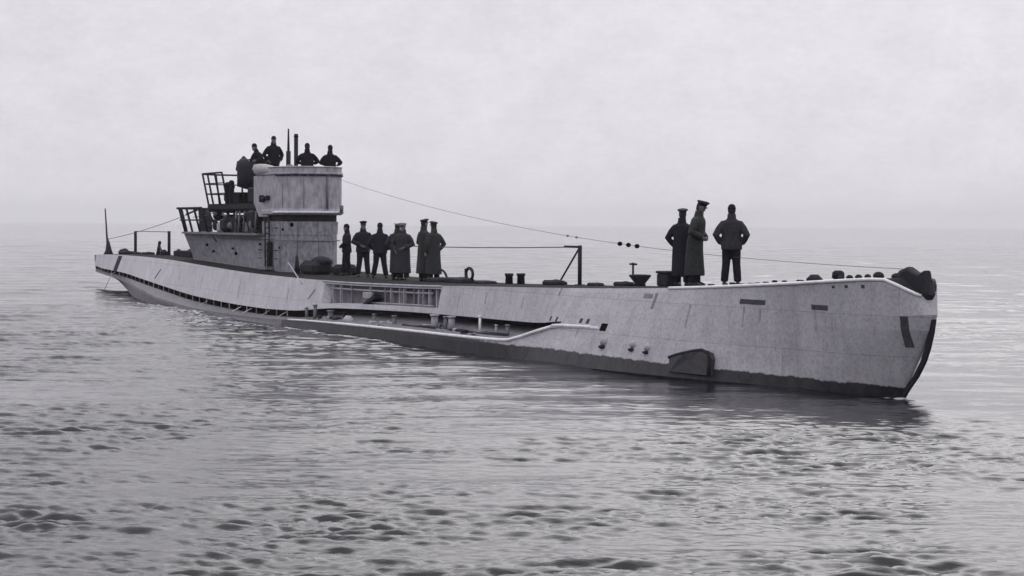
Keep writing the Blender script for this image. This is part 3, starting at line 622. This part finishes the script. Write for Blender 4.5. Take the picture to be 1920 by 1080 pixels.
m_ = MB(); m_.rings([L(-.4, 0, 1.25)+(.06, .06), L(-.45, 0, 1.6)+(.05, .05)], 8); m_.tube([L(.3, 0, 1.5), L(-.45, 0, 1.3)], .05, 6); m_.build('stern_lamp', M_DARK, sub)
for s, lat, sz in [(5.4, 0, (.9, .4, .22)), (6.3, .1, (1.0, .5, .14)), (7.9, 0, (.7, .3, .1)), (9.9, 0, (.8, .4, .12)), (12.6, 0, (.5, .3, .22)), (15.0, 0, (.45, .3, .26)), (17.0, 0, (1.2, .6, .30)), (18.6, 0, (.5, .5, .22)), (50.9, 0, (.3, .2, .1)), (51.9, .3, (.8, .3, .14)), (54.0, .2, (.5, .25, .09)), (47.2, .1, (1.0, .4, .1)), (45.4, .1, (1.8, .4, .16)), (43.9, .1, (1.2, .5, .14)), (55.1, 0, (.6, .3, .12))]:
    m_ = MB(); m_.box(L(s, lat, zd(s)+sz[2]/2+.02), sz, rot('Z', random.uniform(-.2, .2)), .04); m_.ball(L(s+sz[0]*.15, lat, zd(s)+sz[2]), (sz[0]*.25, sz[1]*.35, sz[2]*.35)); m_.build('deck_hatch_cover', M_DARK, sub)
m_ = MB(); m_.tube([L(11.6, 0, 1.75), L(11.9, 0, 2.36)], [.1, .06], 8); m_.tube([L(11.9, 0, 2.2), L(12.6, 0, 1.8)], .04, 6); m_.ball(L(11.92, 0, 2.36), .08); m_.build('tow_bitt', M_DARK, sub)
for s in (48.55, 49.3):
    m_ = MB(); z = zd(s); m_.rings([L(s, 0, z)+(.11, .11), L(s, 0, z+.26)+(.10, .10), L(s, 0, z+.27)+(.125, .125), L(s, 0, z+.33)+(.12, .12)], 12); m_.build('mooring_bollard', M_DARK, sub)
m_ = MB(); z = zd(46.1); m_.tube([L(46.1+.24*math.cos(t), .1, z+.30+.17*math.sin(t)) for t in np.linspace(0, 6.283, 17)], .045, 8, caps=False); m_.tube([L(45.88, .1, z), L(45.86, .1, z+.45)], .05, 8); m_.build('hand_wheel', M_DARK, sub)
m_ = MB(); z = zd(43.9); m_.tube([L(43.8+.5*math.cos(t), 0, z+.40*math.sin(t)) for t in np.linspace(0, 1.9, 9)], .035, 6); m_.build('cable_hoop', M_DARK, sub)
# capstan with cone head and thin staff
m_ = MB(); z = zd(55.9); m_.rings([L(55.9, 0, z)+(.16, .16), L(55.9, 0, z+.1)+(.13, .13), L(55.9, 0, z+.28)+(.27, .27), L(55.9, 0, z+.31)+(.27, .27), L(55.9, 0, z+.32)+(.15, .15)], 14); cap_ = m_.build('capstan', M_DARK, sub)
m_ = MB(); m_.tube([L(55.55, 0, z+.2), L(55.55, 0, z+.6)], .025, 6); m_.tube([L(55.4, 0, z+.56), L(55.72, 0, z+.56)], .025, 6); m_.build('capstan_staff', M_DARK, cap_)
# jumping wires
def catenary(p, q, sag, n=24): return [Vector(p).lerp(Vector(q), t)-Vector((0, 0, sag*4*t*(1-t))) for t in np.linspace(0, 1, n)]
wa = catenary(L(33.2, 0, 5.05), L(66.3, 0, 2.45), .60, 40)
m_ = MB(); m_.tube(wa, .006, 5); jw = m_.build('jumping_wire', M_WIRE, sub)
for t in (.655, .668, .681): 
    p = wa[0].lerp(wa[-1], t)-Vector((0, 0, .60*4*t*(1-t))); m_ = MB(); m_.ball(p, (.09, .055, .055)); m_.build('insulator', M_BLACK, jw)
for t in (.57, .585): 
    p = wa[0].lerp(wa[-1], t)-Vector((0, 0, .60*4*t*(1-t))); m_ = MB(); m_.ball(p, (.05, .03, .03)); m_.build('insulator', M_MIDG, jw)
m_ = MB(); m_.tube(catenary(L(18.9, .1, 3.85), L(2.1, 0, 2.42), .12), .014, 5); m_.build('jumping_wire', M_WIRE, sub)
m_ = MB(); m_.tube(catenary(L(23.0, 0, 4.0), L(18.0, .2, 3.5), .1), .014, 5); m_.build('guy_wire', M_WIRE, sub)
# ------------------------------------------------------------------ people
M_SKIN = mat('skin', (.15, .13, .13), .6, mott=.08)
M_HAIR = mat('hair', (.02, .017, .015), .8)
M_EYE = mat('eye', (.05, .045, .04), .3)
CL = {'navy': mat('navy_wool', (.018, .018, .025), .95, spec=.1, mott=.3, scale=20, bump=.5), 'leather': mat('grey_leather', (.030, .032, .034), .8, spec=.15, mott=.3, scale=14, bump=.5),
      'black': mat('black_cloth', (.014, .014, .018), .95, spec=.1, mott=.3, scale=18, bump=.5), 'grey': mat('grey_wool', (.035, .034, .040), .95, spec=.1, mott=.3, scale=16, bump=.5)}
M_BOOT = mat('boot_leather', (.012, .012, .012), .5)
M_CAPW = mat('white_cap_cover', (.5, .5, .52), .9); M_CAPD = mat('dark_cap_cloth', (.015, .015, .02), .9)
def remeshed(mb, name, m, parent, vox, smooth=4):
    o = mb.build(name, m, parent); 
    r = o.modifiers.new('r', 'REMESH'); r.mode = 'VOXEL'; r.voxel_size = vox; r.use_smooth_shade = True
    s_ = o.modifiers.new('s', 'SMOOTH'); s_.factor = .5; s_.iterations = smooth
    dg = bpy.context.evaluated_depsgraph_get(); dg.update()
    me = bpy.data.meshes.new_from_object(o.evaluated_get(dg)); me.name = name
    o.modifiers.clear(); old = o.data; o.data = me; bpy.data.meshes.remove(old)
    if not len(me.materials): me.materials.append(m)
    return o
def person(loc, face, label, group=None, h=1.78, arms=('pocket', 'pocket'), coat='short', cloth='navy', trous='black', cap='peaked', capm=None, spread=.10, lean=0.0, bow=0.0, headyaw=0.0, headpitch=0.0, side=0.0, crouch=0.0, step=0.0):
    """local frame: faces +X, left is +Y, feet at z=0"""
    k = h/1.78
    root = empty('person', loc, face, label, 'person', group); root.scale = (k, k, k)
    if loc_vec_parent: pass
    hz = .93-crouch                                        # hip height
    ux, uy = math.sin(bow), side                            # torso lean forward / sideways
    def T(x, y, z):                                         # torso point above the hips, leaned
        d = z-.93
        if d <= 0: return Vector((x+lean, y, z-crouch*max(0, min(1, z/.93))))
        return Vector((x+lean+d*math.sin(bow)-0*d, y+d*uy, hz+d*math.cos(bow)))
    sh = {s: T(0, .185*s, 1.41) for s in (1, -1)}
    def arm(s, mode):
        S_ = sh[s]
        if mode == 'pocket': E = T(-.07, .345*s, 1.13); Wr = T(.07, .235*s, .93)
        elif mode == 'front': E = T(.0, .335*s, 1.13); Wr = T(.20, .11*s, 1.02)
        elif mode == 'back': E = T(-.12, .30*s, 1.13); Wr = T(-.17, .08*s, .97)
        elif mode == 'side': E = T(-.03, .27*s, 1.13); Wr = T(.04, .28*s, .88)
        elif mode == 'rest': E = T(.10, .37*s, 1.17); Wr = T(.30, .24*s, 1.12)
        elif mode == 'glass': E = T(.20, .28*s, 1.22); Wr = T(.20, .07*s, 1.52)
        return S_, E, Wr
    A = {1: arm(1, arms[0]), -1: arm(-1, arms[1])}
    knee = {s: Vector((lean*.5+.02+crouch*.9+step*s*.5, (.09+spread*.35)*s, .50-crouch*.25)) for s in (1, -1)}
    ank = {s: Vector((step*s, (.08+spread)*s, .09)) for s in (1, -1)}
    hip = {s: T(0, .095*s, .90) for s in (1, -1)}
    # ---- head frame
    nk = T(0, 0, 1.50); hc = T(.015, 0, 1.665)
    HR = Matrix.Rotation(headyaw, 3, 'Z') @ Matrix.Rotation(headpitch+bow*.5, 3, 'Y')
    def H(x, y, z): return hc+HR @ Vector((x, y, z))
    # ---- body: one continuous surface
    b = MB()
    hd = []
    for z, rx, ry, ox in ((-.125, .030, .028, .045), (-.115, .050, .040, .035), (-.09, .066, .055, .02), (-.06, .077, .066, .008), (-.03, .086, .072, .002), (0, .094, .076, 0), (.03, .097, .078, -.003), (.06, .094, .076, -.006), (.09, .078, .064, -.008), (.108, .052, .044, -.008), (.118, .02, .018, -.008)):
        hd.append([H(ox+rx*math.cos(t), ry*math.sin(t), z) for t in np.linspace(0, 2*math.pi, 17)[:-1]])
    b.loft(hd, smooth=True)
    b.loft([[H(.082, -.012, .018), H(.082, .012, .018), H(.09, 0, .02)], [H(.08, -.019, -.028), H(.08, .019, -.028), H(.119, 0, -.026)], [H(.07, -.014, -.038), H(.07, .014, -.038), H(.095, 0, -.037)]])
    for s in (1, -1): b.loft([[H(-.005, .070*s, -.03), H(.02, .072*s, -.025), H(.02, .076*s, .03), H(-.012, .076*s, .032)], [H(-.02, .088*s, -.03), H(.01, .084*s, -.025), H(.008, .086*s, .03), H(-.028, .092*s, .034)]])
    b.loft([[H(.075, -.026, -.064), H(.075, .026, -.064), H(.075, .024, -.078), H(.075, -.024, -.078)], [H(.092, -.02, -.066), H(.092, .02, -.066), H(.090, .018, -.077), H(.090, -.018, -.077)]])
    b.tube([T(-.02, 0, 1.42), nk, H(-.015, 0, -.05)], [.068, .060, .058], 12)
    b.loft([[T(.085*math.cos(t)*f, .155*math.sin(t)*g_, z) for t in np.linspace(0, 6.283, 17)[:-1]] for z, f, g_ in ((.86, 1.1, .95), (1.0, 1.1, .9), (1.15, 1.15, .95), (1.3, 1.2, 1.1), (1.4, 1.0, 1.1), (1.46, .7, .6))], smooth=True)
    for s in (1, -1):
        S_, E, Wr = A[s]
        b.tube([T(0, .10*s, 1.39), S_, S_.lerp(E, .5), E, E.lerp(Wr, .4), Wr], [.05, .052, .045, .038, .037, .027], 10)
        b.tube([hip[s]+Vector((0, 0, .04)), hip[s].lerp(knee[s], .5), knee[s], knee[s].lerp(ank[s], .35), ank[s]], [.085, .078, .055, .052, .036], 10)
        b.tube([ank[s], ank[s]+Vector((.05, 0, -.045)), ank[s]+Vector((.14, 0, -.06))], [.034, .034, .022], 8)
        d = (Wr-E).normalized()
        nrm = Vector((0, -s, 0)); nrm = (nrm-d*nrm.dot(d)).normalized(); sd_ = d.cross(nrm)*(s)
        palm = [Wr, Wr+d*.04, Wr+d*.085]
        b.tube(palm, [.026, .036, .034], 10, flat=.5 , up=tuple(sd_))
        for f in range(4):
            o_ = sd_*(.027-.018*f); ln = (.070, .078, .073, .058)[f]
            r0 = Wr+d*.08+o_; c1 = r0+d*ln*.45+nrm*.008; c2 = c1+d*ln*.30+nrm*.018; c3 = c2+d*ln*.18+nrm*.022
            b.tube([r0-d*.02, r0, c1, c2, c3], [.009, .0095, .009, .008, .0065], 6)
        t0 = Wr+d*.035+sd_*.03; b.tube([t0-sd_*.012, t0+sd_*.012+d*.01, t0+sd_*.022+d*.035+nrm*.012, t0+sd_*.02+d*.058+nrm*.02], [.013, .012, .0105, .008], 6)
    body = remeshed(b, 'body', M_SKIN, root, .0085, 2)
    e = MB()
    for s in (1, -1): e.ball(H(.083, .031*s, .012), (.010, .013, .010), 8, 6)
    e.build('eyes', M_EYE, root)
    # hair on the back and sides of the head
    hm = MB(); hr = []
    for z, rx, ry in ((-.085, .078, .062), (-.055, .090, .074), (-.02, .096, .080), (.02, .104, .086), (.06, .103, .085), (.095, .085, .071), (.122, .045, .038)):
        hr.append([H(-.012+(rx*math.cos(t) if math.cos(t) < 0 else rx*math.cos(t)*(.25 if z < .05 else .95)), ry*math.sin(t), z) for t in np.linspace(0, 2*math.pi, 19)[:-1]])
    hm.loft(hr, smooth=True); hm.build('hair', M_HAIR, root)
    # ---- trousers
    t_ = MB()
    t_.loft([[T(.125*math.cos(t)*f, .165*math.sin(t)*f, z) for t in np.linspace(0, 6.283, 17)[:-1]] for z, f in ((.80, .9), (.86, 1.02), (.95, 1.0), (1.04, .95))], smooth=True)
    for s in (1, -1): t_.tube([hip[s], hip[s].lerp(knee[s], .5), knee[s], knee[s].lerp(ank[s], .5)+Vector((-.01, 0, 0)), ank[s]+Vector((0, 0, .0))], [.118, .108, .092, .090, .086], 12)
    tro = remeshed(t_, 'trousers', CL[trous], root, .02, 3)
    for s in (1, -1):
        m_ = MB(); a_ = ank[s]; m_.tube([a_+Vector((-.01, 0, .10)), a_+Vector((-.01, 0, 0))], [.06, .055], 10)
        m_.loft([[a_+Vector((x, y*wd_, zz)) for y, zz in ((-1, -.088), (-1, hgt_*.4-.088), (-.6, hgt_-.088), (.6, hgt_-.088), (1, hgt_*.4-.088), (1, -.088))] for x, wd_, hgt_ in ((-.075, .032, .08), (-.03, .042, .13), (.05, .048, .11), (.13, .050, .075), (.19, .03, .05))], smooth=True)
        m_.build('boot', M_BOOT, root)
    # ---- coat
    c = MB()
    prof_ = [(1.54, .075, .078), (1.49, .085, .095), (1.455, .10, .15), (1.42, .125, .20), (1.34, .140, .222), (1.24, .145, .215), (1.12, .140, .200), (1.0, .150, .208), (.90, .158, .215), (.80, .160, .218)]
    if coat == 'long': prof_ += [(.65, .17, .225), (.48, .18, .235), (.32, .19, .245), (.22, .19, .25)]
    elif coat == 'mid': prof_ += [(.68, .165, .222)]
    rws = []
    for z, rx, ry in prof_:
        wob = lambda t: 1+ (.035*math.sin(5*t+z*4)+.02*math.sin(9*t-z*7) if z < 1.0 else 0)
        rws.append([T(rx*1.08*math.cos(t)*wob(t)-(.01 if z > 1.4 else 0), ry*1.09*math.sin(t)*wob(t), z) for t in np.linspace(0, 6.2832, 25)[:-1]])
    c.loft(rws, smooth=True)
    for s in (1, -1):
        S_, E, Wr = A[s]
        c.tube([T(-.01, .10*s, 1.385), S_+Vector((0, .0, -.035)), S_.lerp(E, .5), E, E.lerp(Wr, .5), Wr.lerp(E, .06)], [.08, .088, .086, .080, .070, .058], 12)
    remeshed(c, {'long': 'overcoat', 'mid': 'coat', 'short': 'jacket'}[coat], CL[cloth], root, .018, 3)
    # collar turned up
    m_ = MB(); m_.loft([[T(-.012+r_*math.cos(t), r_*1.02*math.sin(t), z)+Vector((0, 0, 0)) for t in np.linspace(.55, 5.73, 18)] for z, r_ in ((1.47, .105), (1.54, .094), (1.60, .090), (1.603, .082), (1.53, .086), (1.47, .09))], closed=False, caps=False, smooth=True); m_.build('collar', CL[cloth], root)
    # ---- headgear
    m_ = MB()
    if cap in ('peaked', 'white'):
        cm = M_CAPW if cap == 'white' else M_CAPD
        m_.loft([[H(-.008+rx*math.cos(t), ry*math.sin(t), z+.02*math.cos(t)) for t in np.linspace(0, 6.2832, 21)[:-1]] for z, rx, ry in ((.055, .104, .088), (.095, .105, .089), (.105, .128, .118), (.128, .138, .128), (.142, .120, .110), (.146, .05, .05))], smooth=True)
        co = m_.build('cap', cm, root)
        v = MB(); v.loft([[H(.075+.055*q*math.cos(t), .085*math.sin(t)*(1-.12*q), .062-.022*q) for t in np.linspace(-1.45, 1.45, 11)] for q in (0, 1)]+[[H(.075+.055*q*math.cos(t), .085*math.sin(t)*(1-.12*q), .055-.022*q) for t in np.linspace(-1.45, 1.45, 11)] for q in (1, 0)], closed=False, caps=False); v.build('visor', M_BOOT, co)
    else:
        m_.loft([[H(-.008+rx*math.cos(t), ry*math.sin(t), z) for t in np.linspace(0, 6.2832, 21)[:-1]] for z, rx, ry in ((.035, .106, .090), (.07, .110, .093), (.075, .103, .087), (.115, .090, .077), (.145, .06, .05), (.158, .02, .018))], smooth=True)
        m_.build('knit_cap', CL['black'], root)
    return root
loc_vec_parent = None
def at_deck(s, lat, dz=0): return Wd(s, lat, zd(s)+.035+dz)
VIEW = lambda s, lat: math.atan2(-Wd(s, lat, 0).y, -Wd(s, lat, 0).x)      # heading from a spot towards the viewer
AWAY = math.pi
def P_(s, lat, turn, label, **kw):
    p = at_deck(s, lat) if 'z' not in kw else Wd(s, lat, kw.pop('z'))
    return person(p, VIEW(s, lat)+R(turn), label, **kw)
GF = 'three crewmen on the foredeck'; GA = 'crewmen standing in a row ahead of the tower'; GT = 'crewmen on the bridge'
P_(57.95, .05, 150, 'person in peaked cap with elbow out, leftmost of the three men on the foredeck', group=GF, h=1.76, arms=('pocket', 'pocket'), coat='long', cloth='navy', cap='peaked', spread=.06, headyaw=R(25))
P_(58.6, .1, 70, 'tall person in ankle length coat bending forward, middle of three on the foredeck', group=GF, h=1.93, arms=('front', 'front'), coat='long', cloth='leather', cap='peaked', bow=.17, headpitch=.35, spread=.05)
P_(60.0, 0, 176, 'person in short jacket and trousers with hands pocketed, standing alone rightmost on the foredeck', group=GF, h=1.77, arms=('pocket', 'pocket'), coat='short', cloth='grey', cap='knit', spread=.07)
P_(35.95, .05, -100, 'slim person in profile with arms close, nearest to the conning tower front', group=GA, h=1.70, arms=('front', 'front'), coat='short', cloth='black', cap='knit', spread=.02, step=.08)
P_(37.35, 0, 12, 'person in officer cap and short jacket with legs apart, second from the conning tower', group=GA, h=1.80, arms=('pocket', 'front'), coat='short', cloth='navy', cap='peaked', spread=.09)
P_(38.85, 0, 170, 'person with elbows out and legs wide apart, third from the conning tower', group=GA, h=1.76, arms=('pocket', 'pocket'), coat='short', cloth='navy', cap='knit', spread=.13)
P_(40.6, .1, 150, 'person in long coat and white topped cap, left of the overlapping pair', group=GA, h=1.78, arms=('pocket', 'front'), coat='long', cloth='grey', cap='white', spread=.05)
P_(41.05, .1, -20, 'person in long coat and white topped cap, right of the overlapping pair', group=GA, h=1.76, arms=('front', 'pocket'), coat='long', cloth='grey', cap='white', spread=.05)
P_(42.5, 0, 120, 'tallest of the crewmen in the row, second from its right end', group=GA, h=1.86, arms=('front', 'front'), coat='long', cloth='leather', cap='peaked', spread=.05)
P_(43.25, 0, -140, 'person in long straight coat closing the right end of the row', group=GA, h=1.78, arms=('side', 'pocket'), coat='long', cloth='leather', cap='peaked', spread=.05)
P_(32.15, .12, 180, 'person with broad shoulders seen above the bridge rim, left of the two at the front', group=GT, h=1.80, z=4.27, arms=('rest', 'rest'), coat='short', cloth='black', cap='knit')
P_(32.25, -.70, 165, 'person at the right hand front corner of the bridge, seen from the chest up', group=GT, h=1.75, z=4.27, arms=('rest', 'rest'), coat='short', cloth='black', cap='knit', headyaw=R(20))
P_(28.95, .30, 20, 'person standing highest on the tower beside the thin periscope', group=GT, h=1.82, z=4.62, arms=('pocket', 'pocket'), coat='short', cloth='black', cap='knit')
P_(28.75, .7, -60, 'person bent low over the rear of the bridge next to the gun', group=GT, h=1.72, z=4.50, arms=('rest', 'rest'), coat='short', cloth='black', cap='knit', bow=.42, headpitch=-.1)
# raised step that carries the two men aft on the bridge
m_ = MB(); m_.box(L(28.6, .2, 4.3), (1.9, 1.4, .60), None, .06); m_.build('bridge_step', M_DARK, tower)
# box at the feet of the foredeck group
cr_ = empty('deck_box', at_deck(57.45, .1), BOAT_RZ, 'dark box with lid at the feet of the leftmost foredeck man', 'box')
m_ = MB(); m_.box((0, 0, .15), (.5, .4, .30), None, .03); m_.build('case', M_DARK, cr_)
m_ = MB(); m_.box((0, 0, .33), (.54, .44, .06), None, .02); m_.build('lid', M_DARK, cr_)
# ------------------------------------------------------------------ water pouring and foam
def hgt(x, y): return float(wave(np.array([x]), np.array([y]), np.array([.12]))[0])
st_ = MB()
for s in [8.35, 27.5, 31.8, 33.0, 34.9, 36.6]:
    a = w1(s)+.02; z = z1(s)-.05
    for j in range(3):
        ds = random.uniform(-.05, .05)
        st_.tube([L(s+ds, a, z), L(s-.1+ds, a+.15, z-.10), L(s-.25+ds, a+.5, -.02)], [.006, .009, .014], 5)
ws = st_.build('draining_water', M_FOAM); ws.location = ORG; ws.rotation_euler = (0, 0, BOAT_RZ); ws['kind'] = 'stuff'
fm = MB()
def foam(s, lat, ln, wdt):
    for k in range(int(8+ln*11)):
        p = Wd(s+random.uniform(-.5, .5)*ln, lat+random.gauss(0, .3)*wdt, 0); r = random.uniform(.015, .07)
        V = []; n_ = 7
        for i in range(n_):
            t = 6.283*i/n_; x = p.x+r*1.9*math.cos(t)*random.uniform(.6, 1.2); y = p.y+r*math.sin(t)*random.uniform(.6, 1.2); V.append((x, y, hgt(x, y)+.004))
        top = (p.x, p.y, hgt(p.x, p.y)+.012+.05*r); fm.add(V+[top], [(i, (i+1) % n_, n_) for i in range(n_)], True)
foam(66.5, .25, .7, .35); foam(36, 3.6, 5, .6); foam(33, 4.2, 3.5, .7); foam(30, 3.5, 6, .6); foam(26, 3.3, 6, .6); foam(44, 3.3, 10, .25); foam(29, 4.2, 8, 1.2); foam(34, 4.8, 5, 1.3); foam(21, 2.9, 4, .6)
fo = fm.build('foam', M_FOAM); fo['kind'] = 'stuff'
# ------------------------------------------------------------------ sea haze
hz = MB(); hz.box((0, 2900, 24.5), (9000, 6400, 55)); ho = hz.build('haze', None); ho['kind'] = 'stuff'
vm = bpy.data.materials.new('haze_air'); vm.use_nodes = True; t = vm.node_tree
for q in list(t.nodes): t.nodes.remove(q)
out = t.nodes.new('ShaderNodeOutputMaterial'); pv = t.nodes.new('ShaderNodeVolumePrincipled'); pv.inputs['Density'].default_value = .0002; pv.inputs['Color'].default_value = (.97, .965, .99, 1)
t.links.new(pv.outputs[0], out.inputs['Volume']); ho.data.materials.append(vm)
